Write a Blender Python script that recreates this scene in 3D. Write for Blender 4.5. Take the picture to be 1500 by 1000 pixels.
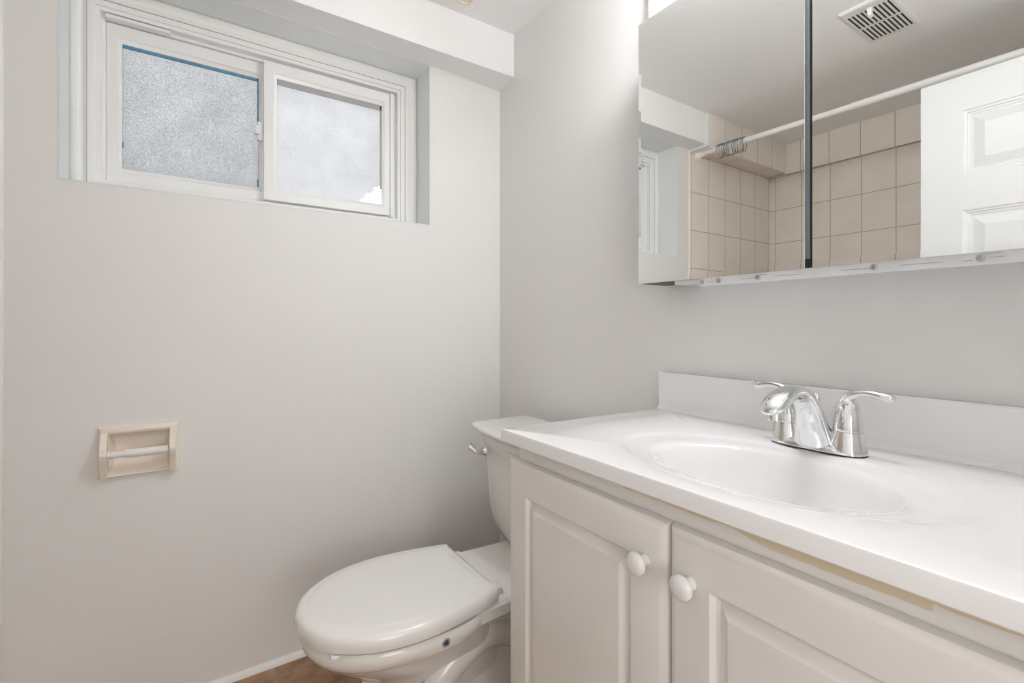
import bpy, bmesh, math, random
from mathutils import Vector, Matrix

for _o in list(bpy.data.objects):
    bpy.data.objects.remove(_o, do_unlink=True)
SC = bpy.context.scene
COL = SC.collection
PI = math.pi
random.seed(7)

# ------------------------------------------------------------------ camera
cam_d = bpy.data.cameras.new('camera')
cam = bpy.data.objects.new('camera', cam_d)
COL.objects.link(cam)
cam.location = (-.995, -1.575, 1.006)
cam.rotation_euler = (PI / 2, 0, -math.radians(33.75))
cam_d.sensor_width = 36
cam_d.lens = 702 / 1500 * 36
cam_d.shift_y = -23 / 1500
cam_d.clip_start = .02
SC.camera = cam

# ------------------------------------------------------------------ world, exposure, lamps
SC.view_settings.view_transform = 'Standard'
SC.view_settings.look = 'None'
SC.view_settings.gamma = 1
SC.view_settings.use_curve_mapping = False
SC.view_settings.exposure = 0.13
SC.cycles.diffuse_bounces = 10
SC.cycles.max_bounces = 16
w = bpy.data.worlds.new('daylight')
SC.world = w
w.use_nodes = True
wb = w.node_tree.nodes['Background']
wb.inputs[0].default_value = (.92, .96, 1, 1)
wb.inputs[1].default_value = 2.45

BULB_STRENGTH = 78.0
FILL_POWER = 22.0


def lamp(name, loc, power, color, radius):
    d = bpy.data.lights.new(name, 'POINT')
    d.energy = power
    d.color = color
    d.shadow_soft_size = radius
    o = bpy.data.objects.new(name, d)
    o.location = loc
    COL.objects.link(o)
    return o


lamp('hall_fill', (-.95, -2.40, .95), FILL_POWER, (1, 1, 1), .35)  # unseen fill light added behind the camera to brighten ceiling and walls

# ------------------------------------------------------------------ materials


def mat(name, color, rough=.5, metallic=0., spec=.5, noise=0., nscale=40., bump=0., bscale=120., coat=0., emit=0.):
    m = bpy.data.materials.new(name)
    m.use_nodes = True
    nt = m.node_tree
    b = nt.nodes['Principled BSDF']
    b.inputs['Base Color'].default_value = (*color, 1)
    b.inputs['Roughness'].default_value = rough
    b.inputs['Metallic'].default_value = metallic
    b.inputs['Specular IOR Level'].default_value = spec
    b.inputs['Coat Weight'].default_value = coat
    if emit:
        b.inputs['Emission Color'].default_value = (*color, 1)
        b.inputs['Emission Strength'].default_value = emit
    tc = nt.nodes.new('ShaderNodeTexCoord')
    if noise:
        n = nt.nodes.new('ShaderNodeTexNoise')
        n.inputs['Scale'].default_value = nscale
        n.inputs['Detail'].default_value = 4
        nt.links.new(tc.outputs['Object'], n.inputs['Vector'])
        r = nt.nodes.new('ShaderNodeMapRange')
        r.inputs[1].default_value = .3
        r.inputs[2].default_value = .7
        r.inputs[3].default_value = 1 - noise
        r.inputs[4].default_value = 1 + noise
        nt.links.new(n.outputs['Fac'], r.inputs[0])
        mx = nt.nodes.new('ShaderNodeVectorMath')
        mx.operation = 'SCALE'
        mx.inputs[0].default_value = color
        nt.links.new(r.outputs[0], mx.inputs['Scale'])
        nt.links.new(mx.outputs[0], b.inputs['Base Color'])
    if bump:
        n2 = nt.nodes.new('ShaderNodeTexNoise')
        n2.inputs['Scale'].default_value = bscale
        n2.inputs['Detail'].default_value = 3
        nt.links.new(tc.outputs['Object'], n2.inputs['Vector'])
        bp = nt.nodes.new('ShaderNodeBump')
        bp.inputs['Strength'].default_value = bump
        bp.inputs['Distance'].default_value = .002
        nt.links.new(n2.outputs['Fac'], bp.inputs['Height'])
        nt.links.new(bp.outputs[0], b.inputs['Normal'])
    return m


def mth(nt, op, a, b=None, c=None):
    n = nt.nodes.new('ShaderNodeMath')
    n.operation = op
    for i, v in enumerate((a, b, c)):
        if v is None:
            continue
        if isinstance(v, (int, float)):
            n.inputs[i].default_value = v
        else:
            nt.links.new(v, n.inputs[i])
    return n.outputs[0]


def tile_mat(name, axis_u, u0, du, axis_v, v0, dv, color, grout, gw, noise, nscale, rough, mottled=None):
    """A grid of tiles measured in the object's own (world-aligned) coordinates."""
    m = bpy.data.materials.new(name)
    m.use_nodes = True
    nt = m.node_tree
    b = nt.nodes['Principled BSDF']
    b.inputs['Roughness'].default_value = rough
    tc = nt.nodes.new('ShaderNodeTexCoord')
    sp = nt.nodes.new('ShaderNodeSeparateXYZ')
    nt.links.new(tc.outputs['Object'], sp.inputs[0])

    def dist(ax, o, d):
        f = mth(nt, 'FRACT', mth(nt, 'DIVIDE', mth(nt, 'SUBTRACT', sp.outputs[ax], o), d))
        return mth(nt, 'MULTIPLY', mth(nt, 'MINIMUM', f, mth(nt, 'SUBTRACT', 1.0, f)), d)
    dd = mth(nt, 'MINIMUM', dist(axis_u, u0, du), dist(axis_v, v0, dv))
    mr = nt.nodes.new('ShaderNodeMapRange')
    mr.inputs[1].default_value = gw * .35
    mr.inputs[2].default_value = gw * .65
    nt.links.new(dd, mr.inputs[0])
    n = nt.nodes.new('ShaderNodeTexNoise')
    n.inputs['Scale'].default_value = nscale
    n.inputs['Detail'].default_value = 6
    nt.links.new(tc.outputs['Object'], n.inputs['Vector'])
    cr = nt.nodes.new('ShaderNodeValToRGB')
    c2 = mottled or tuple(c * (1 - noise) for c in color)
    cr.color_ramp.elements[0].position = .35
    cr.color_ramp.elements[1].position = .65
    cr.color_ramp.elements[0].color = (*c2, 1)
    cr.color_ramp.elements[1].color = (*color, 1)
    nt.links.new(n.outputs['Fac'], cr.inputs[0])
    mx = nt.nodes.new('ShaderNodeMix')
    mx.data_type = 'RGBA'
    nt.links.new(mr.outputs[0], mx.inputs[0])
    mx.inputs[6].default_value = (*grout, 1)
    nt.links.new(cr.outputs[0], mx.inputs[7])
    nt.links.new(mx.outputs[2], b.inputs['Base Color'])
    bp = nt.nodes.new('ShaderNodeBump')
    bp.inputs['Strength'].default_value = .6
    bp.inputs['Distance'].default_value = .0015
    nt.links.new(mr.outputs[0], bp.inputs['Height'])
    nt.links.new(bp.outputs[0], b.inputs['Normal'])
    return m


M = {}
M['wall'] = mat('wall_paint', (.80, .797, .786), .55, spec=.3, bump=.10, bscale=160)
M['ceiling'] = mat('ceiling_paint', (.90, .90, .90), .7, spec=.2, bump=.08, bscale=150)
M['bulkhead'] = mat('bulkhead_paint', (.88, .88, .88), .6, spec=.3, bump=.08, bscale=150)
M['trimwhite'] = mat('trim_white', (.84, .84, .82), .4, bump=.05, bscale=60)
M['reveal'] = mat('reveal_daylight_tint', (.81, .84, .85), .5, bump=.06, bscale=90)  # bluish tint stands in for daylight falling on the reveal
M['vinyl'] = mat('vinyl_white', (.84, .845, .84), .35)
M['caulk'] = mat('caulk_white', (.82, .81, .79), .45, bump=.2, bscale=40)
M['porcelain'] = mat('porcelain', (.80, .785, .76), .12, coat=.4)
M['seatplastic'] = mat('seat_plastic', (.82, .81, .79), .16, coat=.3)
M['cab'] = mat('cabinet_foil', (.775, .755, .727), .42, noise=.02, nscale=9)
M['cabin'] = mat('cabinet_inside', (.45, .40, .34), .6)
M['knob'] = mat('knob_white', (.78, .78, .77), .18, coat=.3)
M['counter'] = mat('cultured_marble', (.86, .86, .87), .10, coat=.3)
M['chrome'] = mat('chrome', (.83, .84, .85), .07, metallic=1)
M['gasket'] = mat('gasket_black', (.015, .015, .017), .5)
M['mirror'] = mat('mirror_silver', (.92, .935, .925), .008, metallic=1)
M['mirroredge'] = mat('mirror_edge', (.09, .12, .13), .2)
M['cabmetal'] = mat('cabinet_body', (.72, .74, .76), .35, noise=.08, nscale=18)
M['screw'] = mat('screw_metal', (.5, .5, .5), .35, metallic=1)
M['black'] = mat('black_edge', (.012, .013, .016), .4)
M['greyedge'] = mat('grey_edge', (.17, .195, .21), .25)
M['beigetp'] = mat('beige_ceramic', (.85, .775, .69), .25, coat=.3)
M['white'] = mat('white_plastic', (.82, .81, .80), .3)
M['lampbox'] = mat('lamp_box', (.52, .51, .49), .45)
M['bulb'] = mat('bulb_glow', (.985, .99, 1), .4, emit=BULB_STRENGTH)
M['rod'] = mat('rod_white', (.87, .86, .845), .3)
M['flange'] = mat('flange_ivory', (.88, .83, .75), .4)
M['steel'] = mat('ring_steel', (.36, .37, .37), .18, metallic=1)
M['doorpaint'] = mat('door_paint', (.80, .81, .81), .4, bump=.10, bscale=70)
M['brass'] = mat('brass', (.7, .55, .3), .25, metallic=1)
M['vent'] = mat('vent_white', (.78, .78, .76), .45)
M['ventdark'] = mat('vent_dark', (.06, .06, .055), .8)
M['ventbeige'] = mat('vent_beige', (.80, .73, .58), .45)
M['tub'] = mat('tub_enamel', (.74, .68, .62), .12, coat=.3)
M['concrete_added'] = mat('well_added', (.20, .20, .20), .9, noise=.15, nscale=6)
M['hall'] = mat('hall_paint', (.80, .79, .77), .6)
M['latch'] = mat('latch_white', (.8, .82, .85), .3)
M['seam'] = mat('frame_seam', (.20, .18, .15), .8)
M['sash_shadow'] = mat('sash_shadow_grey', (.38, .38, .38), .5)
M['bluefilm'] = mat('blue_film', (.10, .27, .42), .5)
TILE, GROUT = (.89, .83, .765), (.54, .45, .37)
M['tile_end'] = tile_mat('wall_tile_end', 0, -1.5235, .1525, 2, 1.7075, .2, TILE, GROUT, .004, .06, 7, .22)
M['tile_side'] = tile_mat('wall_tile_side', 1, -1.0923, .15, 2, 1.7035, .2, TILE, GROUT, .004, .06, 7, .22)
M['floor'] = tile_mat('floor_tile', 0, -.7885, .305, 1, -.36, .305, (.40, .24, .14), (.26, .20, .16), .006, .3, 22, .35,
                      mottled=(.24, .125, .062))


def pane_mat(name, tint, see, grain, clear_corner=None):
    """Obscure glass: lets daylight through diffusely; a worn corner of the film is clear."""
    m = bpy.data.materials.new(name)
    m.use_nodes = True
    nt = m.node_tree
    nt.nodes.remove(nt.nodes['Principled BSDF'])
    out = nt.nodes['Material Output']
    tc = nt.nodes.new('ShaderNodeTexCoord')
    n = nt.nodes.new('ShaderNodeTexNoise')
    n.inputs['Scale'].default_value = 420
    n.inputs['Detail'].default_value = 2
    nt.links.new(tc.outputs['Object'], n.inputs['Vector'])
    n2 = nt.nodes.new('ShaderNodeTexNoise')
    n2.inputs['Scale'].default_value = 14
    n2.inputs['Detail'].default_value = 5
    nt.links.new(tc.outputs['Object'], n2.inputs['Vector'])
    s = mth(nt, 'ADD', mth(nt, 'MULTIPLY', n.outputs['Fac'], grain), mth(nt, 'MULTIPLY', n2.outputs['Fac'], .22))
    s = mth(nt, 'ADD', s, .87 - grain * .5)
    sc = nt.nodes.new('ShaderNodeVectorMath')
    sc.operation = 'SCALE'
    sc.inputs[0].default_value = tint
    nt.links.new(s, sc.inputs['Scale'])
    tr = nt.nodes.new('ShaderNodeBsdfTranslucent')
    nt.links.new(sc.outputs[0], tr.inputs[0])
    df = nt.nodes.new('ShaderNodeBsdfDiffuse')
    nt.links.new(sc.outputs[0], df.inputs[0])
    rf = nt.nodes.new('ShaderNodeBsdfRefraction')
    rf.inputs['Roughness'].default_value = .75
    rf.inputs['IOR'].default_value = 1.1
    nt.links.new(sc.outputs[0], rf.inputs[0])
    m1 = nt.nodes.new('ShaderNodeMixShader')
    m1.inputs[0].default_value = .30
    nt.links.new(tr.outputs[0], m1.inputs[1])
    nt.links.new(df.outputs[0], m1.inputs[2])
    m2 = nt.nodes.new('ShaderNodeMixShader')
    m2.inputs[0].default_value = see
    nt.links.new(m1.outputs[0], m2.inputs[1])
    nt.links.new(rf.outputs[0], m2.inputs[2])
    last = m2.outputs[0]
    if clear_corner:
        sp = nt.nodes.new('ShaderNodeSeparateXYZ')
        nt.links.new(tc.outputs['Object'], sp.inputs[0])
        dx = mth(nt, 'DIVIDE', mth(nt, 'SUBTRACT', clear_corner[0], sp.outputs[0]), .085)
        dz = mth(nt, 'DIVIDE', mth(nt, 'SUBTRACT', sp.outputs[2], clear_corner[1]), .075)
        n3 = nt.nodes.new('ShaderNodeTexNoise')
        n3.inputs['Scale'].default_value = 70
        n3.inputs['Detail'].default_value = 4
        nt.links.new(tc.outputs['Object'], n3.inputs['Vector'])
        d = mth(nt, 'ADD', mth(nt, 'ADD', dx, dz), mth(nt, 'MULTIPLY', mth(nt, 'SUBTRACT', n3.outputs['Fac'], .5), 1.1))
        msk = mth(nt, 'LESS_THAN', d, .95)
        tp = nt.nodes.new('ShaderNodeBsdfTransparent')
        m3 = nt.nodes.new('ShaderNodeMixShader')
        nt.links.new(msk, m3.inputs[0])
        nt.links.new(last, m3.inputs[1])
        nt.links.new(tp.outputs[0], m3.inputs[2])
        last = m3.outputs[0]
    nt.links.new(last, out.inputs[0])
    return m


M['pane_left'] = pane_mat('obscure_glass', (.60, .60, .60), .62, 1.7)
M['pane_right'] = pane_mat('obscure_glass_worn', (.84, .84, .845), .15, .7, (-.425, 1.447))


def stain_mat(name, base, stain, kind):
    """Base colour with a stain that has its own shape (worn paint), in object coordinates."""
    m = mat(name, base, .42)
    nt = m.node_tree
    b = nt.nodes['Principled BSDF']
    tc = [n for n in nt.nodes if n.type == 'TEX_COORD'][0]
    sp = nt.nodes.new('ShaderNodeSeparateXYZ')
    nt.links.new(tc.outputs['Object'], sp.inputs[0])
    n = nt.nodes.new('ShaderNodeTexNoise')
    n.inputs['Detail'].default_value = 4
    nt.links.new(tc.outputs['Object'], n.inputs['Vector'])
    if kind == 'apron':           # flaked strip under the counter edge
        n.inputs['Scale'].default_value = 26
        # height of the flake below the counter, grows towards y = -1.40 then stops
        g = mth(nt, 'DIVIDE', mth(nt, 'SUBTRACT', -1.235, sp.outputs[1]), .05)
        g = mth(nt, 'MULTIPLY', mth(nt, 'MINIMUM', mth(nt, 'MAXIMUM', g, 0.0), 1.0), .0075)
        stop = mth(nt, 'GREATER_THAN', sp.outputs[1], -1.428)
        g = mth(nt, 'MULTIPLY', g, stop)
        g = mth(nt, 'ADD', g, .0015)
        g = mth(nt, 'ADD', g, mth(nt, 'MULTIPLY', mth(nt, 'SUBTRACT', n.outputs['Fac'], .52), .008))
        fac = mth(nt, 'GREATER_THAN', sp.outputs[2], mth(nt, 'SUBTRACT', .7590, g))
        fac = mth(nt, 'MULTIPLY', fac, mth(nt, 'LESS_THAN', sp.outputs[1], -1.06))
    else:                          # small blob round a point
        n.inputs['Scale'].default_value = 60
        px, py, pz, r = kind
        v = nt.nodes.new('ShaderNodeVectorMath')
        v.operation = 'DISTANCE'
        nt.links.new(tc.outputs['Object'], v.inputs[0])
        v.inputs[1].default_value = (px, py, pz)
        d = mth(nt, 'ADD', v.outputs['Value'], mth(nt, 'MULTIPLY', mth(nt, 'SUBTRACT', n.outputs['Fac'], .5), r * 1.4))
        mr = nt.nodes.new('ShaderNodeMapRange')
        mr.inputs[1].default_value = r * .5
        mr.inputs[2].default_value = r
        mr.inputs[3].default_value = 1
        mr.inputs[4].default_value = 0
        nt.links.new(d, mr.inputs[0])
        fac = mr.outputs[0]
    mx = nt.nodes.new('ShaderNodeMix')
    mx.data_type = 'RGBA'
    nt.links.new(fac, mx.inputs[0])
    mx.inputs[6].default_value = (*base, 1)
    mx.inputs[7].default_value = (*stain, 1)
    nt.links.new(mx.outputs[2], b.inputs['Base Color'])
    return m


M['apron'] = stain_mat('face_frame_worn', (.775, .755, .727), (.70, .60, .45), 'apron')
M['counterstain'] = stain_mat('basin_marble', (.86, .86, .87), (.62, .56, .44), (-.375, -1.235, .765, .014))
M['counterstain'].node_tree.nodes['Principled BSDF'].inputs['Roughness'].default_value = .10
M['counterstain'].node_tree.nodes['Principled BSDF'].inputs['Coat Weight'].default_value = .3

# ------------------------------------------------------------------ builders
ORG = {}


def finish(name, bm, m, parent=None, smooth=None, bevel=0., seg=3, subsurf=0):
    """One mesh object; the bmesh is in world coordinates."""
    bmesh.ops.remove_doubles(bm, verts=bm.verts, dist=1e-6)
    bmesh.ops.recalc_face_normals(bm, faces=bm.faces)
    org = ORG.get(parent.name, Vector((0, 0, 0))) if parent else Vector((0, 0, 0))
    me = bpy.data.meshes.new(name)
    bm.to_mesh(me)
    bm.free()
    # every mesh keeps its world coordinates; the object is offset back from its parent's place
    me.materials.append(m)
    o = bpy.data.objects.new(name, me)
    COL.objects.link(o)
    if parent:
        o.parent = parent
        o.location = -org
    ORG[o.name] = Vector((0, 0, 0))
    if smooth is not None:
        me.shade_smooth()
        me.set_sharp_from_angle(angle=math.radians(smooth))
    if bevel:
        b = o.modifiers.new('bevel', 'BEVEL')
        b.width = bevel
        b.segments = seg
        b.limit_method = 'ANGLE'
        b.angle_limit = math.radians(40)
        me.shade_smooth()
        me.set_sharp_from_angle(angle=math.radians(50))
    if subsurf:
        s = o.modifiers.new('subsurf', 'SUBSURF')
        s.levels = s.render_levels = subsurf
    return o


def thing(name, label, cat, loc, group=None):
    o = bpy.data.objects.new(name, None)
    COL.objects.link(o)
    o.location = loc
    o.empty_display_size = .05
    ORG[o.name] = Vector(loc)
    tag(o, label, cat, group)
    return o


def tag(o, label, cat, group=None):
    o['label'] = label
    o['category'] = cat
    if group:
        o['group'] = group


def struct(name, bm, m, **k):
    o = finish(name, bm, m, **k)
    if not o.parent:
        o['kind'] = 'structure'
    return o


def B():
    return bmesh.new()


def box(bm, x0, x1, y0, y1, z0, z1):
    v = [bm.verts.new((x, y, z)) for x in (x0, x1) for y in (y0, y1) for z in (z0, z1)]
    for f in ((0, 1, 3, 2), (4, 6, 7, 5), (0, 4, 5, 1), (2, 3, 7, 6), (0, 2, 6, 4), (1, 5, 7, 3)):
        bm.faces.new([v[i] for i in f])


def hexa(bm, pts):
    """pts: 8 corners, bottom four then top four, same winding."""
    v = [bm.verts.new(p) for p in pts]
    for f in ((3, 2, 1, 0), (4, 5, 6, 7), (0, 1, 5, 4), (1, 2, 6, 5), (2, 3, 7, 6), (3, 0, 4, 7)):
        bm.faces.new([v[i] for i in f])


def loft(bm, rings, cap0=True, cap1=True, closed=True):
    vs = [[bm.verts.new(p) for p in r] for r in rings]
    n = len(rings[0])
    for a, b in zip(vs, vs[1:]):
        for i in range(n if closed else n - 1):
            j = (i + 1) % n
            bm.faces.new((a[i], a[j], b[j], b[i]))
    if cap0:
        bm.faces.new(vs[0][::-1])
    if cap1:
        bm.faces.new(vs[-1])
    return vs


def lathe(bm, prof, origin, axis='z', n=32, cap0=True, cap1=True):
    """prof: (radius, height along axis) pairs."""
    ox, oy, oz = origin
    rings = []
    for r, h in prof:
        ring = []
        for i in range(n):
            a = 2 * PI * i / n
            c, s = r * math.cos(a), r * math.sin(a)
            p = {'z': (c, s, h), 'x': (h, c, s), 'y': (c, h, s)}[axis]
            ring.append((ox + p[0], oy + p[1], oz + p[2]))
        rings.append(ring)
    loft(bm, rings, cap0, cap1)


def sweep(bm, pts, secs, side, n=20, power=2.0, cap=True):
    """Sweep an elliptical section along pts. secs: (half width along side, half thickness). side: unit vector."""
    side = Vector(side).normalized()
    P = [Vector(p) for p in pts]
    rings = []
    for i, p in enumerate(P):
        t = (P[min(i + 1, len(P) - 1)] - P[max(i - 1, 0)]).normalized()
        nn = t.cross(side).normalized()
        a_, b_ = secs[i]
        ring = []
        for k in range(n):
            a = 2 * PI * k / n
            c, s = math.cos(a), math.sin(a)
            c = math.copysign(abs(c) ** (2 / power), c)
            s = math.copysign(abs(s) ** (2 / power), s)
            ring.append(p + side * (a_ * c) + nn * (b_ * s))
        rings.append(ring)
    loft(bm, rings, cap, cap)


def spline(pts, n):
    """Catmull-Rom through tuples of any length."""
    out = []
    k = len(pts)
    for i in range(k - 1):
        p0, p1, p2, p3 = pts[max(i - 1, 0)], pts[i], pts[i + 1], pts[min(i + 2, k - 1)]
        for s in range(n):
            t = s / n
            out.append(tuple(.5 * (2 * b + (c - a) * t + (2 * a - 5 * b + 4 * c - d) * t * t + (3 * b - a - 3 * c + d) * t ** 3)
                             for a, b, c, d in zip(p0, p1, p2, p3)))
    out.append(tuple(pts[-1]))
    return out


def rects(bm, fr, loops, cap0=False, cap1=True):
    """Nested rectangles (u0,u1,v0,v1,n at the bottom,n at the top) joined into mouldings with mitred corners."""
    rings = []
    for l in loops:
        u0, u1, v0, v1, nb = l[:5]
        nt_ = l[5] if len(l) > 5 else nb
        rings.append([fr(u0, v0, nb), fr(u1, v0, nb), fr(u1, v1, nt_), fr(u0, v1, nt_)])
    loft(bm, rings, cap0, cap1)


def inset(u0, u1, v0, v1, prof):
    return [(u0 + d, u1 - d, v0 + d, v1 - d, n) for d, n in prof]


def wall_holes(bm, fr, u0, u1, v0, v1, holes):
    us = sorted({u0, u1, *[h[0] for h in holes], *[h[1] for h in holes]})
    vs = sorted({v0, v1, *[h[2] for h in holes], *[h[3] for h in holes]})
    for a, b in zip(us, us[1:]):
        for c, d in zip(vs, vs[1:]):
            mu, mv = (a + b) / 2, (c + d) / 2
            if any(h[0] < mu < h[1] and h[2] < mv < h[3] for h in holes):
                continue
            bm.faces.new([bm.verts.new(fr(*p)) for p in ((a, c), (b, c), (b, d), (a, d))])


# ------------------------------------------------------------------ room
XL, YB, ZC = -2.154, -1.72, 2.085      # tub wall, door wall, ceiling
WX0, WX1, WZ0, WZ1 = -1.263, -.293, 1.363, 1.929

bm = B()
box(bm, XL - .1, .1, YB - 1.5, .2, -.1, 0)
struct('floor', bm, M['floor'])
bm = B()
box(bm, XL - .1, .1, YB - 1.5, .25, ZC, ZC + .1)
struct('ceiling', bm, M['ceiling'])

# window wall, with the window's opening, its reveal and the niche of the paper holder
bm = B()
TP = (-1.172, -1.044, .632, .736)
wall_holes(bm, lambda u, v: (u, 0, v), XL, 0, 0, ZC, [(WX0, WX1, WZ0, WZ1), TP])
wall_holes(bm, lambda u, v: (u, .25, v), XL, 0, 0, ZC, [(WX0, WX1, WZ0, WZ1)])
loft(bm, [[(WX0, y, WZ0), (WX1, y, WZ0), (WX1, y, WZ1), (WX0, y, WZ1)] for y in (0, .25)], False, False)
struct('wall_window', bm, M['wall'])
bm = B()
box(bm, 0, .1, YB, .25, 0, ZC)
struct('wall_mirror', bm, M['wall'])
bm = B()
box(bm, XL - .1, XL, YB, .25, 0, ZC)
struct('wall_tub', bm, M['wall'])
bm = B()
DX0, DX1, DZ = -1.30, -.56, 1.85
wall_holes(bm, lambda u, v: (u, YB, v), XL, 0, 0, ZC, [(DX0, DX1, 0, DZ)])
wall_holes(bm, lambda u, v: (u, YB - .1, v), XL, 0, 0, ZC, [(DX0, DX1, 0, DZ)])
loft(bm, [[(DX0, y, 0), (DX1, y, 0), (DX1, y, DZ), (DX0, y, DZ)] for y in (YB, YB - .1)], False, False)
struct('wall_door', bm, M['wall'])
# hallway beyond the doorway
bm = B()
box(bm, XL - .1, XL, YB - 1.4, YB - .1, 0, ZC)
box(bm, 0, .1, YB - 1.4, YB - .1, 0, ZC)
box(bm, XL - .1, .1, YB - 1.5, YB - 1.4, 0, ZC)
struct('wall_hallway', bm, M['hall'])

# bulkhead along the window wall: front at y=-.10, soffit a little out of level
SF, SB = 1.928, 1.929
bm = B()
hexa(bm, [(-1.366, -.10, SF), (0, -.10, SF), (0, .0, 1.914), (-1.366, .0, SB),
          (-1.366, -.10, ZC), (0, -.10, ZC), (0, .0, ZC), (-1.366, .0, ZC)])
# split so that the soffit is level up to the window's right side
bm.free()
bm = B()
sec = lambda x, zb: [(x, -.10, SF), (x, 0, zb), (x, 0, ZC), (x, -.10, ZC)]
loft(bm, [sec(-1.366, SB), sec(-.40, SB)] + [sec(-.30 + .03 * k, SB - .015 * (k / 10) ** 1.5) for k in range(11)])
struct('trim_1', bm, M['bulkhead'], smooth=30)
bpy.data.objects['trim_1']['label'] = 'white bulkhead above the window'

# tub alcove: tiled end wall under and on the bulkhead, tiled side wall with a thicker top course
bm = B()
box(bm, XL, -1.366, -.008, .001, .361, 1.915)
box(bm, XL, -1.366, -.108, .001, 1.915, ZC)
struct('wall_tub_end', bm, M['tile_end'])
bm = B()
box(bm, XL, XL + .008, YB, -.008, .361, 1.905)
box(bm, XL, XL + .022, YB, -.108, 1.905, ZC)
struct('wall_tub_side', bm, M['tile_side'])
bm = B()
hexa(bm, [(-1.370, -.0085, .315), (-1.3585, -.0045, .315), (-1.3555, 0, .315), (-1.370, 0, .315),
          (-1.370, -.0085, SF), (-1.3585, -.0045, SF), (-1.3555, 0, SF), (-1.370, 0, SF)])
box(bm, -1.374, -1.364, -.112, -.098, SF - .002, ZC)
hexa(bm, [(-1.374, -.112, SF - .012), (-1.362, -.112, SF - .012), (-1.362, 0, SF - .012), (-1.374, 0, SF - .012),
          (-1.374, -.112, SF), (-1.362, -.112, SF), (-1.362, 0, SF), (-1.374, 0, SF)])
struct('trim_2', bm, M['caulk'], bevel=.002, seg=2)

# thin caulked baseboard strip at the foot of the window wall
bm = B()
loft(bm, [[(x, 0, .016), (x, -.004, .0155), (x, -.011, .008), (x, -.013, 0), (x, 0, 0)] for x in (-1.353, 0)])
struct('baseboard_window', bm, M['caulk'], smooth=60)
bm = B()
loft(bm, [[(0, y, .016), (-.004, y, .0155), (-.011, y, .008), (-.013, y, 0), (0, y, 0)] for y in (-.013, -.77)])
struct('baseboard_mirror', bm, M['caulk'], smooth=60)

# ------------------------------------------------------------------ window
FY = .112
FX0, FX1, FZ0, FZ1 = -1.2276, -.342, 1.372, 1.885
fw = lambda u, v, n: (u, n, v)
# the window root: outer vinyl frame
bm = B()
prof = [(0, .20), (0, FY), (.0155, FY), (.0165, FY + .006), (.026, FY + .006), (.027, FY + .030), (.034, FY + .030), (.036, FY + .034), (.036, FY + .060), (.055, FY + .060), (.056, .20)]
rects(bm, fw, inset(FX0, FX1, FZ0, FZ1, prof), False, False)
win = struct('window_1', bm, M['vinyl'], bevel=.0012, seg=2)


def sash(x0, x1, z0, z1, gx0, gx1, gz0, gz1, yf, th, pane_m, film):
    bm = B()
    def lp(t, y):
        return (x0 + (gx0 - x0) * t, x1 + (gx1 - x1) * t, z0 + (gz0 - z0) * t, z1 + (gz1 - z1) * t, y)
    rects(bm, fw, [lp(0, yf + th), lp(0, yf), lp(.72, yf), lp(.74, yf + .003), lp(.98, yf + .007), lp(1, yf + .012), lp(1, yf + th)], False, False)
    s = finish('sash', bm, M['vinyl'], win, bevel=.0012, seg=2)
    bm = B()
    box(bm, gx0 - .002, gx1 + .002, yf + .014, yf + .017, gz0 - .002, gz1 + .002)
    finish('pane', bm, pane_m, s)
    if film:
        bm = B()
        box(bm, gx0 + .0005, gx1 - .0005, yf + .0085, yf + .0135, gz1 - .0075, gz1 + .0005)
        box(bm, gx1 - .0035, gx1 + .0005, yf + .0085, yf + .0135, gz0 + .005, gz0 + .028)
        box(bm, gx1 - .0035, gx1 + .0005, yf + .0085, yf + .0135, gz0 + .15, gz1)
        box(bm, gx0 - .0005, gx0 + .0025, yf + .0085, yf + .0135, gz0 + .06, gz0 + .075)
        f = finish('glazing_tape', bm, M['bluefilm'], s)
        f['label'] = 'blue glazing tape'
    else:
        bm = B()  # shadow of the sash frame on the pane, painted as grey strips
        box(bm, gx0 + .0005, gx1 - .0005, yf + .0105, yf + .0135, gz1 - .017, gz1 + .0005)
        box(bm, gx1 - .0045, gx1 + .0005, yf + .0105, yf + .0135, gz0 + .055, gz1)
        f = finish('sash_shadow', bm, M['sash_shadow'], s)
        f['label'] = 'grey strips painted as sash frame shadow on the glass'
    return s


left = sash(-1.191, -.790, 1.40, 1.846, -1.1573, -.817, 1.448, 1.797, FY + .034, .025, M['pane_left'], True)
left['label'] = 'left fixed sash with grey obscure glass'
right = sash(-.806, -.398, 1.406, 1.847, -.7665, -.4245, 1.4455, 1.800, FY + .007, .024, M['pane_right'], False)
right['label'] = 'right sliding sash with worn clear corner'
bm = B()
rects(bm, fw, inset(FX0, FX1, FZ0, FZ1, [(-.0012, FY + .02), (-.0012, FY - .0004), (.0008, FY - .0004), (.0008, FY + .02)]), False, False)
sm_ = finish('seam', bm, M['seam'], win)
sm_['label'] = 'dark open seam round the vinyl frame'
# upper track stop of the left half
bm = B()
box(bm, -1.19, -1.045, FY + .008, FY + .032, 1.847, 1.856)
finish('track_stop', bm, M['vinyl'], win, bevel=.001)
bm = B()
box(bm, -.822, -.806, FY + .020, FY + .036, 1.594, 1.652)
box(bm, -.830, -.812, FY + .016, FY + .030, 1.612, 1.640)
la = finish('latch', bm, M['latch'], win, bevel=.002)
la['label'] = 'small white sash latch'
# side channel of the right half
bm = B()
box(bm, -.3935, -.3815, FY + .010, FY + .032, 1.402, 1.853)
finish('jamb_channel', bm, M['vinyl'], win, bevel=.001)
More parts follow.
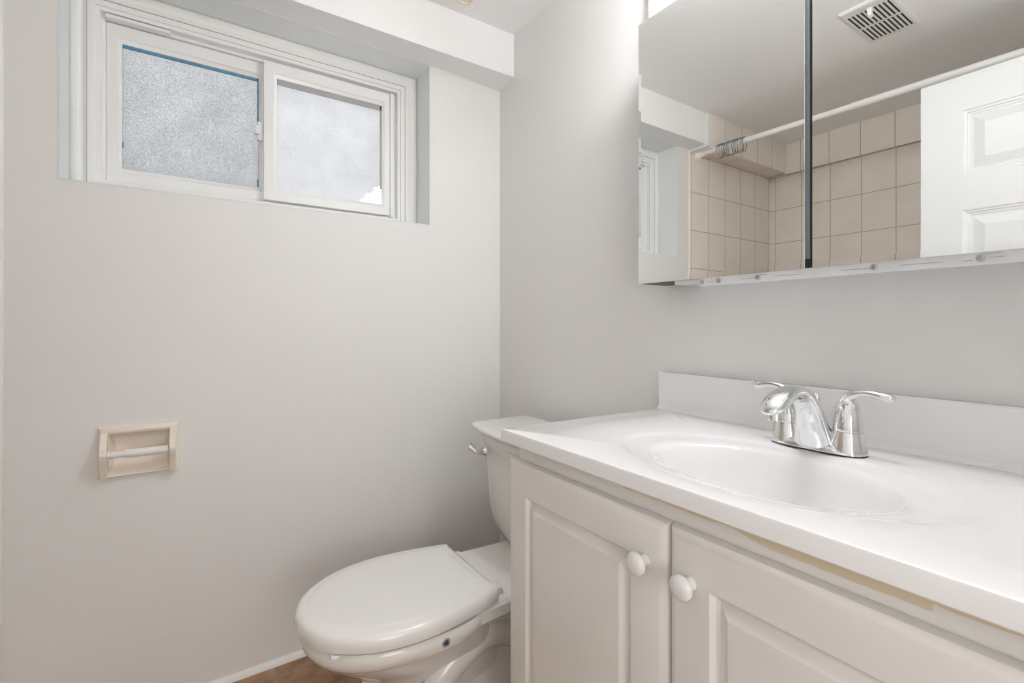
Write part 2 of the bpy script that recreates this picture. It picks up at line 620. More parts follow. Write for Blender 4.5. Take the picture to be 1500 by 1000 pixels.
# painted wooden casing between the reveal and the vinyl frame, with a rounded front
bm = B()
cas = [(0, .2), (0, FY + .004), (.006, FY - .003), (.016, FY - .005), (.022, FY - .001), (.027, FY + .006), (.030, FY + .006), (.033, FY - .001), (.036, FY - .002), (.0362, .2)]


def casloop(d, y):
    k = d / .0362
    return (WX0 + (FX0 - WX0) * k, WX1 + (FX1 - WX1) * k, WZ0 + (FZ0 - WZ0) * k, WZ1 + (FZ1 - WZ1) * k, y)


rects(bm, fw, [casloop(d, y) for d, y in cas], False, False)
cs = finish('casing', bm, M['trimwhite'], win, smooth=50)
# lining of the reveal, its colour tinted for the window's daylight
bm = B()
e = .0012
loft(bm, [[(WX0 + e, y, WZ0 + e), (WX1 - e, y, WZ0 + e), (WX1 - e, y, WZ1 - e), (WX0 + e, y, WZ1 - e)] for y in (-.0012, FY + .03)], False, False)
loft(bm, [[(WX0 + d, -.0012, WZ0 + d), (WX1 - d, -.0012, WZ0 + d), (WX1 - d, -.0012, WZ1 - d), (WX0 + d, -.0012, WZ1 - d)] for d in (e, -.0004)], False, False)
rv = finish('reveal_lining', bm, M['reveal'], win)
# unseen window well added outside to darken the lower part of the panes
bm = B()
box(bm, -2.2, .6, .25, 1.4, .9, 1.22)
box(bm, -2.2, .6, .95, 1.05, 1.22, 1.62)
o = struct('ground_added', bm, M['concrete_added'])

# ------------------------------------------------------------------ entry door, open against the tub
HX, HY0, HY1 = -1.300, -1.690, -.980
dr = thing('door_1', 'white six-panel door standing open', 'door', (HX - .0175, HY0, 0))
dr['kind'] = 'structure'
fd = lambda u, v, n: (HX + n, u, v)
bm = B()
cols = [(HY1 - .109 - .228, HY1 - .109), (HY0 + .109, HY0 + .109 + .228)]
rows = [(1.497, 1.712), (.93, 1.384), (.22, .80)]
holes = [(c[0], c[1], r[0], r[1]) for c in cols for r in rows]
for nf, sgn in ((0, 1), (-.035, -1)):
    wall_holes(bm, lambda u, v: fd(u, v, nf), HY0, HY1, .012, 1.828, holes)
loft(bm, [[fd(HY0, .012, n), fd(HY1, .012, n), fd(HY1, 1.828, n), fd(HY0, 1.828, n)] for n in (0, -.035)], False, False)
slab = finish('slab', bm, M['doorpaint'], dr)
pp = [(0, 0), (.003, -.004), (.008, -.0045), (.011, -.0085), (.016, -.009), (.019, -.011), (.024, -.011), (.050, -.004), (.052, -.003)]
for c in cols:
    for r in rows:
        bm = B()
        rects(bm, fd, inset(c[0], c[1], r[0], r[1], pp))
        rects(bm, fd, inset(c[0], c[1], r[0], r[1], [(d, -.035 - n) for d, n in pp]))
        finish('panel', bm, M['doorpaint'], dr)
bm = B()
for s in (1, -1):
    x0 = HX if s > 0 else HX - .035
    lathe(bm, [(.030, 0), (.030, .004 * s), (.012, .008 * s), (.011, .030 * s), (.022, .038 * s), (.027, .050 * s), (.022, .062 * s), (.005, .066 * s)], (x0, HY1 - .06, .93), 'x', 24)
finish('knob', bm, M['brass'], dr, smooth=40)
bm = B()
for z in (.25, 1.6):
    box(bm, HX - .036, HX - .001, HY0 - .003, HY0 + .001, z - .045, z + .045)
finish('hinge', bm, M['brass'], dr)
# door casing on the bathroom side
bm = B()
for x0, x1 in ((DX0 - .055, DX0 - .002), (DX1, DX1 + .055)):
    box(bm, x0, x1, YB, YB + .012, 0, DZ + .055)
box(bm, DX0 - .002, DX1, YB, YB + .012, DZ, DZ + .055)
struct('trim_3', bm, M['trimwhite'], bevel=.003)

# ------------------------------------------------------------------ bathtub (behind the open door)
tb = thing('bathtub', 'beige built-in bathtub behind the open door', 'bathtub', (-1.76, -.85, 0))
TX0, TX1, TY0, TY1 = XL + .0005, -1.362, YB + .002, -.0005


def rr(x0, x1, y0, y1, r, z, n=8):
    pts = []
    for cx, cy, a0 in ((x1 - r, y1 - r, 0), (x0 + r, y1 - r, 90), (x0 + r, y0 + r, 180), (x1 - r, y0 + r, 270)):
        for i in range(n + 1):
            a = math.radians(a0 + 90 * i / n)
            pts.append((cx + r * math.cos(a), cy + r * math.sin(a), z))
    return pts


bm = B()
loft(bm, [rr(TX0, TX1, TY0, TY1, .004, 0), rr(TX0, TX1, TY0, TY1, .004, .345), rr(TX0, TX1, TY0, TY1, .012, .358), rr(TX0 + .01, TX1 - .01, TY0 + .01, TY1 - .01, .02, .362),
          rr(TX0 + .06, TX1 - .07, TY0 + .09, TY1 - .09, .12, .360), rr(TX0 + .075, TX1 - .085, TY0 + .11, TY1 - .105, .13, .345),
          rr(TX0 + .12, TX1 - .13, TY0 + .18, TY1 - .15, .14, .10), rr(TX0 + .18, TX1 - .19, TY0 + .26, TY1 - .22, .12, .06)])
finish('shell', bm, M['tub'], tb, smooth=50)
bm = B()
lathe(bm, [(.026, 0), (.026, .003), (.012, .003)], (-1.76, -.27, .062), 'z', 20)
finish('drain', bm, M['chrome'], tb, smooth=40)

# ------------------------------------------------------------------ toilet
TYC = -.481
toi = thing('toilet', 'white two-piece toilet with closed lid between window wall and vanity', 'toilet', (-.40, TYC, 0))


def egg(xf, xb, xm, hw, z, nb=3.2, nf=2.15, n=64, yc=TYC):
    pts = []
    for i in range(n):
        a = 2 * PI * i / n
        c, s = math.cos(a), math.sin(a)
        p = nf if c > 0 else nb
        zz = z + .013 if z > .1 else z
        x = xm - (xm - xf) * abs(c) ** (2 / p) if c > 0 else xm + (xb - xm) * abs(c) ** (2 / p)
        pts.append((x, yc + hw * math.copysign(abs(s) ** (2 / p), s), zz))
    return pts


LIDPROF = [(0, .138), (.02, .1455), (.08, .160), (.15, .172), (.21, .175), (.27, .167), (.32, .149), (.365, .119), (.397, .084), (.413, .048), (.4195, .021), (.420, 0)]


def outline(x_back, prof, d, z, n=7, zt=0.):
    """Closed outline, symmetric about the toilet's axis, inset by d."""
    half = spline(prof, n)
    L = prof[-1][0]
    pts = [(x_back - x, w) for x, w in half]
    full = [(x, w) for x, w in pts] + [(x, -w) for x, w in pts[-2::-1]]
    out = []
    k = len(full)
    for i, (x, y) in enumerate(full):
        a, b = full[max(i - 1, 0)], full[min(i + 1, k - 1)]
        tx, ty = b[0] - a[0], b[1] - a[1]
        l = math.hypot(tx, ty) or 1
        nx, ny = ty / l, -tx / l
        if i in (0, k - 1):
            nx, ny = .7, math.copysign(.7, y)
        out.append((x - nx * d if i not in (0, k - 1) else x - d, (y - ny * d) if i not in (0, k - 1) else y - math.copysign(d, y)))
    return [(x, TYC + y, z) for x, y in out]


def outl(d, z, xb=-.392):
    r = outline(xb, LIDPROF, d, z)
    return r


# orientation check: normals of outline() point outward when d<0 grows
_t0, _t1 = outl(0, 0), outl(.02, 0)
SGN = 1 if max(abs(p[1] - TYC) for p in _t1) < max(abs(p[1] - TYC) for p in _t0) else -1


def lidring(d, z, xb=-.392):
    r = outline(xb, LIDPROF, d * SGN, z + .005)
    return r


# bowl shell
bm = B()
loft(bm, [egg(-.58, -.25, -.45, .070, .03), egg(-.60, -.26, -.47, .075, .12), egg(-.655, -.30, -.50, .094, .195), egg(-.715, -.35, -.54, .122, .240), egg(-.765, -.38, -.57, .148, .275),
          egg(-.788, -.395, -.578, .160, .296), egg(-.794, -.397, -.58, .1635, .3015), egg(-.797, -.397, -.58, .167, .304),
          egg(-.8035, -.395, -.582, .1705, .318), egg(-.8025, -.395, -.582, .170, .332), egg(-.797, -.396, -.582, .165, .338),
          egg(-.76, -.41, -.58, .128, .338), egg(-.74, -.42, -.58, .113, .30), egg(-.68, -.45, -.57, .07, .20)], True, True)
# deck under the tank
bm2 = bm
def deck(x0, x1, hw0, hw1, z0, z1, r=.012):
    rings = []
    for d, z in ((r, z0), (0, z0 + r), (0, z1 - r * .6), (r * .6, z1)):
        rings.append([(x0 + d, TYC - hw0 + d, z), (x1 - d, TYC - hw1 + d, z), (x1 - d, TYC + hw1 - d, z), (x0 + d, TYC + hw0 - d, z)])
    loft(bm2, rings)
deck(-.50, -.055, .152, .118, .313, .3555)
# pedestal with trapway bulge
loft(bm, [egg(-.62, -.12, -.34, .105, 0, 3, 2.6), egg(-.62, -.12, -.34, .103, .03, 3, 2.6), egg(-.60, -.13, -.34, .088, .06, 3, 2.6), egg(-.60, -.14, -.36, .080, .16, 3, 2.4),
          egg(-.63, -.12, -.36, .088, .24, 3, 2.3), egg(-.68, -.10, -.38, .105, .305, 3, 2.2)], True, True)
for s in (-1, 1):
    pts = spline([(-.66, TYC + s * .075, .06), (-.58, TYC + s * .098, .15), (-.48, TYC + s * .100, .235), (-.38, TYC + s * .088, .255), (-.28, TYC + s * .078, .20), (-.22, TYC + s * .074, .10), (-.20, TYC + s * .074, .02)], 6)
    sweep(bm, pts, [(.024, .034)] * len(pts), (0, 1, 0), 16)
finish('bowl', bm, stain_mat('porcelain_chipped', (.80, .785, .76), (.05, .075, .095), (-.545, TYC - .170, .330, .012)), toi, smooth=40)
_pm = bpy.data.materials['porcelain_chipped'].node_tree.nodes['Principled BSDF']
_pm.inputs['Roughness'].default_value = .12
_pm.inputs['Coat Weight'].default_value = .4
# seat
bm = B()
loft(bm, [lidring(.036, .3465), lidring(.030, .348), lidring(.030, .353), lidring(.034, .3558)])
finish('seat', bm, M['seatplastic'], toi, smooth=40)
# lid: thick skirt, rounded shoulder, slightly raised centre
bm = B()
loft(bm, [lidring(.026, .3556), lidring(.006, .3530), lidring(.001, .3545), lidring(-.001, .366), lidring(.0005, .377), lidring(.0035, .3825), lidring(.0085, .3862), lidring(.015, .3877), lidring(.022, .3882),
          lidring(.0245, .3886), lidring(.028, .3898), lidring(.034, .3905), lidring(.08, .391)])
finish('lid', bm, M['seatplastic'], toi, smooth=50)
for s in (-1, 1):
    bm = B()
    hexa(bm, [(-.396, TYC + s * .095 - .022, .3555), (-.362, TYC + s * .095 - .018, .3555), (-.362, TYC + s * .095 + .018, .3555), (-.396, TYC + s * .095 + .022, .3555),
              (-.396, TYC + s * .095 - .020, .377), (-.366, TYC + s * .095 - .016, .372), (-.366, TYC + s * .095 + .016, .372), (-.396, TYC + s * .095 + .020, .377)])
    finish('hinge', bm, M['seatplastic'], toi, bevel=.004)
bm = B()
box(bm, -.768, -.752, TYC - .122, TYC - .092, .3512, .3568)
finish('bumper', bm, M['white'], toi, bevel=.001)


# tank: bowed front, tapering to a rounded foot
def tankring(xf, xb, hw, bow, z, r=.03, n=10):
    pts = []
    y0, y1 = TYC - hw, TYC + hw - .006
    for i in range(n + 1):                       # front, from -y to +y, bowed
        t = i / n
        y = y0 + r + (y1 - y0 - 2 * r) * t
        pts.append((xf - bow * (1 - (2 * t - 1) ** 2), y, z))
    for i in range(1, 5):
        a = PI / 2 * i / 4
        pts.append((xf + r - r * math.cos(a), y1 - r + r * math.sin(a), z))
    pts += [(xb, y1, z), (xb, y0, z)]
    for i in range(4):
        a = PI / 2 * (1 - i / 4)
        pts.append((xf + r - r * math.cos(a), y0 + r - r * math.sin(a), z))
    return pts


bm = B()
loft(bm, [tankring(-.178, -.085, .134, .018, .3555), tankring(-.196, -.08, .150, .020, .361), tankring(-.199, -.08, .156, .020, .365), tankring(-.209, -.072, .176, .022, .372), tankring(-.217, -.066, .196, .024, .40),
          tankring(-.224, -.062, .208, .025, .44), tankring(-.229, -.06, .214, .026, .50), tankring(-.233, -.058, .218, .026, .58), tankring(-.234, -.058, .220, .026, .632),
          tankring(-.2385, -.056, .224, .026, .637), tankring(-.2385, -.056, .224, .026, .654)])
finish('tank', bm, M['porcelain'], toi, smooth=50)
bm = B()
loft(bm, [tankring(-.236, -.058, .222, .026, .654), tankring(-.241, -.056, .226, .026, .656), tankring(-.243, -.055, .228, .026, .664), tankring(-.2435, -.055, .2285, .026, .668), tankring(-.249, -.053, .233, .027, .678), tankring(-.258, -.05, .2405, .028, .687), tankring(-.268, -.047, .248, .029, .692),
          tankring(-.270, -.046, .250, .029, .697), tankring(-.268, -.047, .248, .029, .701), tankring(-.255, -.055, .237, .028, .702)])
finish('tank_lid', bm, M['porcelain'], toi, smooth=40)
bm = B()
ly, lz = TYC + .185, .622
lathe(bm, [(.017, 0), (.017, -.006), (.0135, -.010), (.009, -.022), (.0085, -.034)], (-.2385, ly, lz), 'x', 20)
lev = finish('flush_lever', bm, M['chrome'], toi, smooth=40)
bm = B()
pts = spline([(-.266, ly - .006, lz - .005), (-.269, ly + .003, lz - .002), (-.276, ly + .013, lz + .007), (-.283, ly + .021, lz + .016)], 5)
sweep(bm, pts, [(.008 + .003 * i / len(pts), .005 + .001 * i / len(pts)) for i in range(len(pts))], (.6, .2, .7), 14)
finish('paddle', bm, M['chrome'], lev, smooth=60)

# ------------------------------------------------------------------ vanity cabinet
VY0, VY1 = -1.560, -.778          # right, left
van = thing('vanity_cabinet', 'cream two-door bathroom vanity cabinet under the white sink top', 'cabinet', (-.22, -1.165, 0))
bm = B()
box(bm, -.444, -.012, VY1 - .016, VY1, .0, .7735)
box(bm, -.444, -.012, VY0, VY0 + .016, .0, .7735)
box(bm, -.018, -.012, VY0 + .016, VY1 - .016, .1, .7735)
box(bm, -.43, -.018, VY0 + .016, VY1 - .016, .095, .11)
box(bm, -.39, -.375, VY0 + .016, VY1 - .016, 0, .095)
finish('carcass', bm, M['cab'], van)
bm = B()
fx = lambda u, v: (-.4445, u, v)
wall_holes(bm, fx, VY0, VY1, .095, .7745, [(VY0 + .04, -1.19, .14, .70), (-1.13, VY1 - .04, .14, .70)])
wall_holes(bm, lambda u, v: (-.426, u, v), VY0, VY1, .095, .7745, [(VY0 + .04, -1.19, .14, .70), (-1.13, VY1 - .04, .14, .70)])
loft(bm, [[(x, VY0, .095), (x, VY1, .095), (x, VY1, .7745), (x, VY0, .7745)] for x in (-.4445, -.426)], False, False)
for h in ((VY0 + .04, -1.19, .14, .70), (-1.13, VY1 - .04, .14, .70)):
    loft(bm, [[(x, h[0], h[2]), (x, h[1], h[2]), (x, h[1], h[3]), (x, h[0], h[3])] for x in (-.4445, -.426)], False, False)
ff = finish('face_frame', bm, M['apron'], van)
ff['label'] = 'cream face frame with flaked tan strip under the counter'

fv = lambda u, v, n: (-.4455 - n, u, v)
DP = [(0, 0), (0, .0075), (.002, .0122), (.010, .0170), (.0135, .018), (.062, .018), (.0645, .0158), (.067, .0108), (.0715, .0092), (.0740, .0100), (.086, .0178), (.088, .018)]


def vdoor(y0, y1, knob_y, lab):
    bm = B()
    rects(bm, fv, inset(y0, y1, .105, .739, DP), True, True)
    d = finish('door', bm, M['cab'], van, smooth=25)
    d['label'] = lab
    bm = B()
    lathe(bm, [(.0090, 0), (.0088, -.003), (.0072, -.006), (.0070, -.011), (.0095, -.014), (.0145, -.0155), (.0165, -.018), (.0160, -.0215), (.0130, -.0250), (.008, -.0268), (.002, -.0274)],
          (-.4635, knob_y, .676), 'x', 32)
    k = finish('knob', bm, M['knob'], d, smooth=60)
    k['label'] = 'round white knob'
    return d


vdoor(-1.1530, -.7640, -1.117, 'left cabinet door with routed raised panel')
vdoor(-1.5590, -1.1562, -1.191, 'right cabinet door with routed raised panel')

# ------------------------------------------------------------------ sink top with integral basin
top = thing('washbasin', 'white moulded sink top with oval basin and backsplash on the cream vanity', 'sink', (-.24, -1.16, .7745))
CX, CY = -.290, -1.188
RX0, RX1, RY0, RY1 = -.478, -.003, -1.575, -.762
N = 360


def skew(x, y):
    """The left end runs slightly out of square, as fitted."""
    k = (y - RY0) / (RY1 - RY0)
    return y - .017 * k * (x - RX0) / (RX1 - RX0)


def rectring(d, z, corners=True):
    x0, x1, y0, y1 = RX0 + d, RX1 - d, RY0 + d, RY1 - d
    pts = []
    for i in range(N):
        a = 2 * PI * i / N
        c, s = math.cos(a), math.sin(a)
        t = min(((x1 if c > 0 else x0) - CX) / c if abs(c) > 1e-9 else 1e9, ((y1 if s > 0 else y0) - CY) / s if abs(s) > 1e-9 else 1e9)
        pts.append([CX + c * t, CY + s * t, z])
    for qx in (x0, x1):
        for qy in (y0, y1):
            i = min(range(N), key=lambda k: (pts[k][0] - qx) ** 2 + (pts[k][1] - qy) ** 2)
            pts[i] = [qx, qy, z]
    return [(p[0], skew(p[0], p[1]), p[2]) for p in pts]


def oval(a, b, z, ox=0.):
    # same angular order as rectring, matched by direction
    out = []
    for i in range(N):
        t = 2 * PI * i / N
        c, s = math.cos(t), math.sin(t)
        r = 1 / math.sqrt((c / b) ** 2 + (s / a) ** 2)
        out.append((CX + ox + r * c, CY + r * s, z))
    return out


Z0 = .800
bm = B()
loft(bm, [rectring(.02, .7745), rectring(.0015, .7745), rectring(0, .776), rectring(0, .7955), rectring(.0012, .7985), rectring(.0045, Z0),
          oval(.243, .152, Z0), oval(.239, .149, .7993), oval(.233, .144, .7972), oval(.226, .139, .7956), oval(.198, .128, .7940),
          oval(.182, .121, .7925), oval(.175, .117, .7900), oval(.170, .113, .785), oval(.164, .107, .772), oval(.152, .098, .748), oval(.133, .085, .722),
          oval(.104, .068, .703), oval(.07, .05, .692), oval(.035, .03, .688), oval(.021, .021, .687)], False, False)
slab = finish('slab', bm, M['counterstain'], top, smooth=35)
bm = B()
# backsplash, with a cove where it meets the top
RYB0 = RY0 + .001
prof = [(-.003, .7995), (-.003, .8885), (-.0055, .8905), (-.020, .8905), (-.0225, .888), (-.0225, .812), (-.0245, .806), (-.029, .8015), (-.036, .7999)]
loft(bm, [[(x, y, z) for x, z in prof] for y in (RYB0, RY1 - .0195)])
finish('backsplash', bm, M['counter'], top, smooth=40)
bm = B()
lathe(bm, [(.0225, .687), (.0225, .6885), (.019, .6900), (.014, .6885), (.013, .680)], (CX, CY, 0), 'z', 28, False, True)
finish('drain', bm, M['chrome'], top, smooth=40)

# ------------------------------------------------------------------ faucet
FXc, FYc = -.118, -1.188
fa = thing('faucet', 'chrome two-handle faucet standing behind the sink basin', 'faucet', (FXc, FYc, Z0))


def stadium(a, b, z, n=48):
    """a: half length along y, b: half width along x, rounded ends."""
    pts = []
    for i in range(n):
        t = 2 * PI * i / n
        c, s = math.cos(t), math.sin(t)
        pts.append((FXc + b * math.copysign(abs(c) ** .8, c), FYc + a * math.copysign(abs(s) ** .62, s), z))
    return pts


bm = B()
loft(bm, [stadium(.0725, .0285, Z0 - .0005), stadium(.0725, .0285, Z0 + .0022)])
finish('gasket', bm, M['gasket'], fa)
bm = B()
loft(bm, [stadium(.0720, .0280, Z0 + .0022), stadium(.0718, .0278, Z0 + .006), stadium(.068, .0245, Z0 + .012), stadium(.062, .0165, Z0 + .019), stadium(.054, .006, Z0 + .022)])
for s in (-1, 1):
    lathe(bm, [(.0268, .0024), (.0266, .006), (.0248, .018), (.0228, .030), (.0216, .0375), (.018, .0378)], (FXc, FYc + s * .0465, Z0), 'z', 36)
finish('base', bm, M['chrome'], fa, smooth=40)
for s in (-1, 1):
    yh = FYc + s * .0465
    bm = B()
    lathe(bm, [(.0205, .0378), (.0205, .0392), (.0212, .0396), (.0210, .046), (.0196, .058), (.0172, .070), (.0140, .080), (.0095, .088), (.004, .092)], (FXc, yh, Z0), 'z', 36)
    h = finish('handle', bm, M['chrome'], fa, smooth=60)
    bm = B()
    key = [(-.010, .0700, .0075, .010), (-.006, .0830, .0078, .0075), (.003, .0930, .0082, .0078), (.016, .0990, .0078, .0058), (.030, .1005, .0078, .0060), (.042, .0985, .0088, .0070), (.052, .0965, .0086, .0074), (.060, .0970, .0060, .0052), (.064, .0985, .0012, .0012)]
    q = spline(key, 5)
    sweep(bm, [(FXc - .002, yh + s * k[0], Z0 + k[1]) for k in q], [(k[2], k[3]) for k in q], (1, 0, 0), 18)
    finish('lever', bm, M['chrome'], h, smooth=60)
bm = B()
key = [(-.006, .004, .038, .0220), (-.010, .018, .0325, .0205), (-.016, .036, .0270, .0185), (-.023, .056, .0220, .0160), (-.032, .074, .0190, .0140), (-.046, .089, .0175, .0120), (-.064, .0985, .0168, .0108),
       (-.086, .1010, .0170, .0108), (-.108, .0965, .0180, .0118), (-.129, .0885, .0185, .0118), (-.146, .0800, .0160, .0092), (-.1545, .0750, .0100, .0052), (-.157, .0735, .003, .002)]
q = spline(key, 5)
sweep(bm, [(FXc + k[0], FYc, Z0 + k[1]) for k in q], [(k[2], k[3]) for k in q], (0, 1, 0), 28, 2.5)
sp_ = finish('spout', bm, M['chrome'], fa, smooth=60)
bm = B()
lathe(bm, [(.0095, .0615), (.0110, .062), (.0112, .071), (.010, .080)], (FXc - .133, FYc, Z0), 'z', 24)
finish('aerator', bm, M['chrome'], sp_, smooth=40)
bm = B()
lathe(bm, [(.0022, .02), (.0022, .066), (.0035, .071), (.0062, .077), (.0070, .083), (.0054, .088), (.0015, .090)], (FXc + .022, FYc + .010, Z0), 'z', 20)
finish('lift_rod', bm, M['chrome'], fa, smooth=60)

# ------------------------------------------------------------------ mirror cabinet
MZ0, MZ1 = 1.107, 1.733
MX = -.095
mc = thing('mirror_cabinet', 'mirrored two-door medicine cabinet hung on the wall above the sink', 'cabinet', (-.045, -1.17, MZ0))
MYL, MYR = -.780, -1.556
bm = B()
box(bm, -.0865, 0, MYR + .008, -.8785, MZ0 - .0085, MZ1 - .004)
body = finish('body', bm, M['cabmetal'], mc)
bm = B()
box(bm, -.0865, 0, -.8785, -.786, MZ0 - .0005, MZ1 - .004)
side = finish('side_panel', bm, M['black'], mc)
side['label'] = 'black side panel behind the left mirror door'
bm = B()
box(bm, -.0915, -.0865, MYR + .008, -.9465, MZ0 - .0172, MZ0 + .001)
rail = finish('bottom_rail', bm, M['cabmetal'], mc, bevel=.0012, seg=2)
rail['label'] = 'pale screwed rail under the mirror doors'
RXF = -.0915
for y, z, r in ((-.9515, 1.0990, .0042), (-.9900, 1.0995, .0052), (-1.0720, 1.0993, .0052), (-1.2608, 1.0995, .0052), (-1.3850, 1.0993, .0052)):
    bm = B()
    lathe(bm, [(r, 0), (r, -.0010), (r * .75, -.0020), (r * .40, -.0021), (r * .30, -.0010), (.0003, -.0010)], (RXF, y, z), 'x', 16)
    finish('screw', bm, M['screw'], rail, smooth=50)
for y0, y1, z in ((-.985, -.966, 1.0985), (-1.068, -1.037, 1.0985), (-1.148, -1.105, 1.0985), (-1.255, -1.215, 1.0985), (-1.345, -1.295, 1.0985), (-1.377, -1.366, 1.0972), (-1.410, -1.392, 1.0992), (-1.09, -1.076, 1.1035), (-1.405, -1.385, 1.1045)):
    bm = B()
    box(bm, RXF - .0004, RXF + .001, y0, y1, z - .0005, z + .0005)
    finish('slot', bm, M['screw'], rail)
fm = lambda u, v, n: (MX - n, u, v)


def mdoor(y0, y1, lab, i0, i1):
    bm = B()
    rects(bm, fm, inset(y0, y1, MZ0, MZ1, [(0, -.0095), (0, -.0042)]), True, False)
    d = finish('door', bm, M['mirroredge'], mc)
    d['label'] = lab
    bm = B()
    rects(bm, fm, [(y0, y1, MZ0, MZ1, -.0042), (y0, y1, MZ0, MZ1, -.0004), (y0 + i0, y1 - i1, MZ0 + .010, MZ1 - .010, 0)], False, True)
    g = finish('mirror', bm, M['mirror'], d)
    g['label'] = 'bevelled mirror glass'
    return d


mdoor(-1.1585, MYL, 'left mirrored door', .0006, .008)
mdoor(MYR, -1.1705, 'right mirrored door', .008, .0006)
bm = B()
box(bm, -.0905, -.0862, -1.1765, -1.153, MZ0 + .001, MZ1 - .001)
finish('gap_strip', bm, M['black'], mc)
bm = B()
box(bm, -.0945, -.0865, -1.1662, -1.1588, MZ0 + .017, MZ1 - .002)
box(bm, -.0952, -.0940, -1.1612, -1.1600, MZ0 + .017, MZ1 - .002)
finish('edge_pull', bm, M['greyedge'], mc)

# ------------------------------------------------------------------ vanity light above the cabinet
vl = thing('vanity_light', 'white vanity light bar on the wall above the mirrored cabinet', 'lamp', (0, -1.17, 1.83))
bm = B()
box(bm, -.030, 0, -1.56, -.7505, MZ1 + .004, 1.99)
finish('housing', bm, M['lampbox'], vl, bevel=.004)
for y in (-.98, -1.09, -1.20):
    bm = B()
    lathe(bm, [(.022, 0), (.022, -.012), (.014, -.020), (.014, -.122)], (-.030, y, 1.92), 'x', 20)
    s = finish('socket', bm, M['white'], vl, smooth=40)
    bm = B()
    bmesh.ops.create_uvsphere(bm, u_segments=20, v_segments=12, radius=.036)
    bmesh.ops.translate(bm, verts=bm.verts, vec=(-.185, y, 1.92))
    finish('bulb', bm, M['bulb'], s, smooth=180)

# ------------------------------------------------------------------ recessed paper holder
tp = thing('toilet_paper_holder', 'empty beige ceramic toilet paper holder recessed in the window wall', 'toilet paper holder', (-1.107, 0, .69))
ft = lambda u, v, n: (u, -n, v)
A0, A1, C0, C1 = -1.190, -1.0235, .6225, .750
bm = B()
rects(bm, ft, [(A0, A1, C0, C1, 0), (A0, A1, C0, C1, .006), (A0 + .003, A1 - .003, C0 + .002, C1 - .003, .011), (A0 + .010, A1 - .010, C0 + .003, C1 - .008, .0135), (A0 + .017, A1 - .017, C0 + .005, C1 - .0135, .0125),
              (A0 + .0205, A1 - .0205, C0 + .007, C1 - .018, .006, .009), (A0 + .022, A1 - .022, C0 + .011, C1 - .021, .003, -.004), (A0 + .026, A1 - .026, C0 + .020, C1 - .036, -.010, -.026), (A0 + .032, A1 - .032, C0 + .05, C1 - .045, -.026, -.027)])
for s, u in ((-1, A0 + .006), (1, A1 - .006)):
    ear = [(.742, .010), (.722, .024), (.704, .042), (.698, .046), (.678, .046), (.671, .041), (.648, .030), (.6235, .022), (.6235, .004), (.742, .004)]
    u1 = u + (.014 if s < 0 else -.014)
    loft(bm, [[ft(u + (u1 - u) * k, v, n) for v, n in ear] for k in (0, 1)])
ho = finish('housing', bm, M['beigetp'], tp, bevel=.0025, seg=3)
bm = B()
rz, ry = .684, -.032
prof = [(.0045, -1.1728), (.0045, -1.170), (.0092, -1.1695), (.0095, -1.1555), (.0080, -1.155), (.0078, -1.135), (.0104, -1.1348), (.0106, -1.064), (.0112, -1.0635), (.0112, -1.047), (.0100, -1.0465), (.0045, -1.0460), (.0045, -1.0408)]
lathe(bm, [(r, x) for r, x in prof], (0, ry, rz), 'x', 24)
for x0, x1 in ((-1.169, -1.157), (-1.062, -1.048)):
    for k in range(6):
        a = 2 * PI * k / 6
        cy_, cz_ = ry + .0105 * math.cos(a), rz + .0105 * math.sin(a)
        box(bm, x0, x1, cy_ - .0012, cy_ + .0012, cz_ - .0012, cz_ + .0012)
rl = finish('roller', bm, M['white'], tp, smooth=40)
rl['label'] = 'white plastic spring roller'

# ------------------------------------------------------------------ shower rod and curtain rings
RX = -1.43
RZ = lambda y: 1.912 + .019 * y
rod = thing('shower_rod', 'white shower curtain rod spanning the tub alcove', 'shower rod', (RX, -.86, RZ(-.86)))
bm = B()
n = 20
ya, yb, ym = -.030, YB + .018, -.72


def ring(y, r):
    return [(RX + r * math.cos(2 * PI * i / n), y, RZ(y) + r * math.sin(2 * PI * i / n)) for i in range(n)]


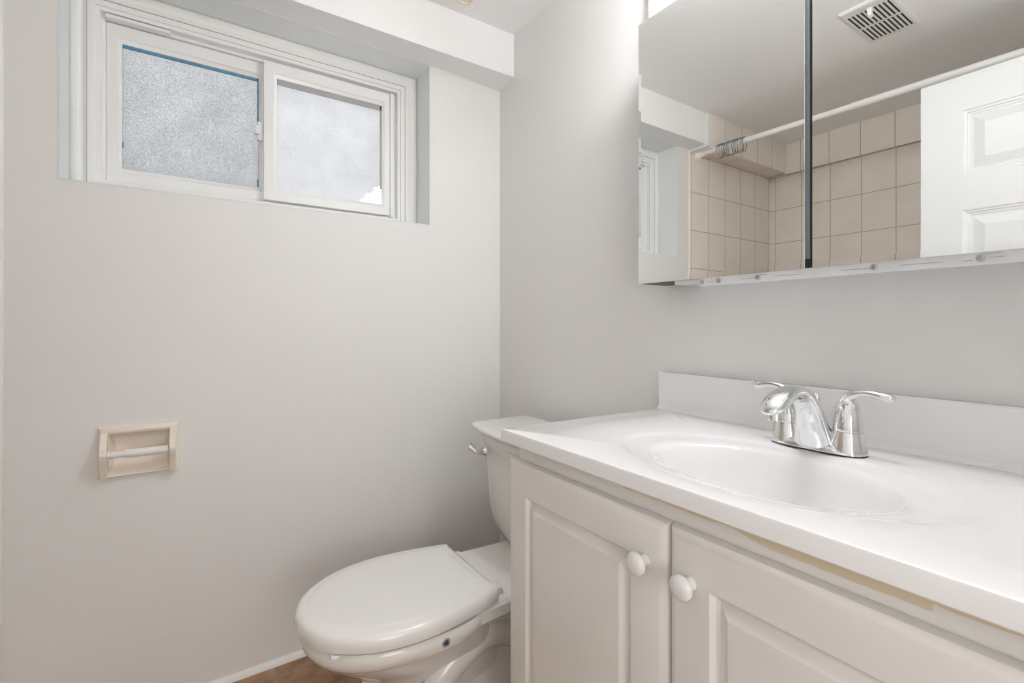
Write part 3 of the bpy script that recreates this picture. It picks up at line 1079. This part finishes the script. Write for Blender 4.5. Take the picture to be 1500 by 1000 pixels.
loft(bm, [ring(ya, .0125), ring(ym, .0125), ring(ym - .001, .0145), ring(yb, .0145)])
finish('tube', bm, M['rod'], rod, smooth=40)
for y0, s in ((-.008, -1), (YB, 1)):
    bm = B()
    lathe(bm, [(.029, 0), (.030, .005 * s), (.025, .012 * s), (.018, .024 * s), (.0165, .034 * s), (.0165, .042 * s)], (RX, y0, RZ(y0)), 'y', 24)
    fl = finish('flange', bm, M['flange'], rod, smooth=40)
rings_y = [-.130 - .0112 * k for k in range(13)]
proto = None
RH, RW, WR = .035, .023, .0017
for k, y in enumerate(rings_y):
    if proto is None:
        bm = B()
        K = 28
        rr_ = []
        for i in range(K):
            a = 2 * PI * i / K
            c = Vector((RW * math.sin(a), 0, RH * math.cos(a)))
            nrm = Vector((math.sin(a), 0, math.cos(a)))
            rr_.append([c + nrm * (WR * math.cos(2 * PI * j / 8)) + Vector((0, 1, 0)) * (WR * math.sin(2 * PI * j / 8)) for j in range(8)])
        rr_.append(rr_[0])
        loft(bm, rr_, False, False)
        for i in (-2, -1, 0, 1, 2):
            a = .42 * i
            mm = Matrix.Translation((RW * math.sin(a), 0, RH * math.cos(a)))
            bmesh.ops.create_icosphere(bm, subdivisions=2, radius=.0042, matrix=mm)
        bmesh.ops.remove_doubles(bm, verts=bm.verts, dist=1e-6)
        me = bpy.data.meshes.new('curtain_ring')
        bm.to_mesh(me)
        bm.free()
        me.materials.append(M['steel'])
        me.shade_smooth()
        proto = bpy.data.objects.new('curtain_ring', me)
        COL.objects.link(proto)
        r = proto
    else:
        r = proto.copy()
        COL.objects.link(r)
    r.location = (RX, y, RZ(y) + .0125 + .0056 - RH)
    r.rotation_euler = (random.uniform(-.03, .03), random.uniform(-.08, .08), random.uniform(-.3, .3))
    tag(r, 'small metal curtain ring bunched with others on the white shower rod', 'curtain ring', 'empty curtain rings on the shower rod')

# ------------------------------------------------------------------ ceiling grilles
cv = thing('ceiling_vent', 'white slotted ceiling grille with a small lever, seen in the mirror', 'vent', (-1.20, -.893, ZC))
VX0, VX1, VV0, VV1 = -1.342, -1.058, -.968, -.820
fc = lambda u, v, n: (u, v, ZC - n)
holes = []
nsl = 10
for x0, x1 in ((-1.318, -1.214), (-1.202, -1.098)):
    for k in range(nsl):
        yc = -.951 + k * (.114 / (nsl - 1))
        holes.append((x0, x1, yc - .0028, yc + .0028))
bm = B()
wall_holes(bm, lambda u, v: fc(u, v, .009), VX0 + .006, VX1 - .006, VV0 + .006, VV1 - .006, holes)
rects(bm, fc, [(VX0, VX1, VV0, VV1, 0), (VX0, VX1, VV0, VV1, .003), (VX0 + .006, VX1 - .006, VV0 + .006, VV1 - .006, .009)], False, False)
finish('grille', bm, M['vent'], cv)
bm = B()
box(bm, VX0 + .01, VX1 - .01, VV0 + .008, VV1 - .008, ZC - .003, ZC)
finish('duct', bm, M['ventdark'], cv)
bm = B()
hexa(bm, [(-1.112, -.906, ZC - .034), (-1.098, -.906, ZC - .030), (-1.098, -.895, ZC - .030), (-1.112, -.895, ZC - .034),
          (-1.104, -.908, ZC - .008), (-1.090, -.908, ZC - .008), (-1.090, -.893, ZC - .008), (-1.104, -.893, ZC - .008)])
finish('lever', bm, M['white'], cv, bevel=.001)

ef = thing('exhaust_fan', 'beige square ceiling fan grille near the corner above the toilet', 'fan', (-.36, -.30, ZC))
EX0, EX1, EY0, EY1 = -.475, -.224, -.413, -.162
fe = lambda u, v, n: (u, v, ZC - n)
bm = B()
holes = [(EX0 + .02, EX1 - .02, EY0 + .021 + k * .018, EY0 + .031 + k * .018) for k in range(12)]
wall_holes(bm, lambda u, v: fe(u, v, .011), EX0 + .014, EX1 - .014, EY0 + .014, EY1 - .014, holes)
rects(bm, fe, [(EX0, EX1, EY0, EY1, 0), (EX0, EX1, EY0, EY1, .008), (EX0 + .003, EX1 - .003, EY0 + .003, EY1 - .003, .013), (EX0 + .008, EX1 - .008, EY0 + .008, EY1 - .008, .014), (EX0 + .010, EX1 - .010, EY0 + .010, EY1 - .010, .011), (EX0 + .014, EX1 - .014, EY0 + .014, EY1 - .014, .011)], False, False)
finish('grille', bm, M['ventbeige'], ef)
bm = B()
box(bm, EX0 + .02, EX1 - .02, EY0 + .02, EY1 - .02, ZC - .004, ZC)
finish('duct', bm, M['ventdark'], ef)
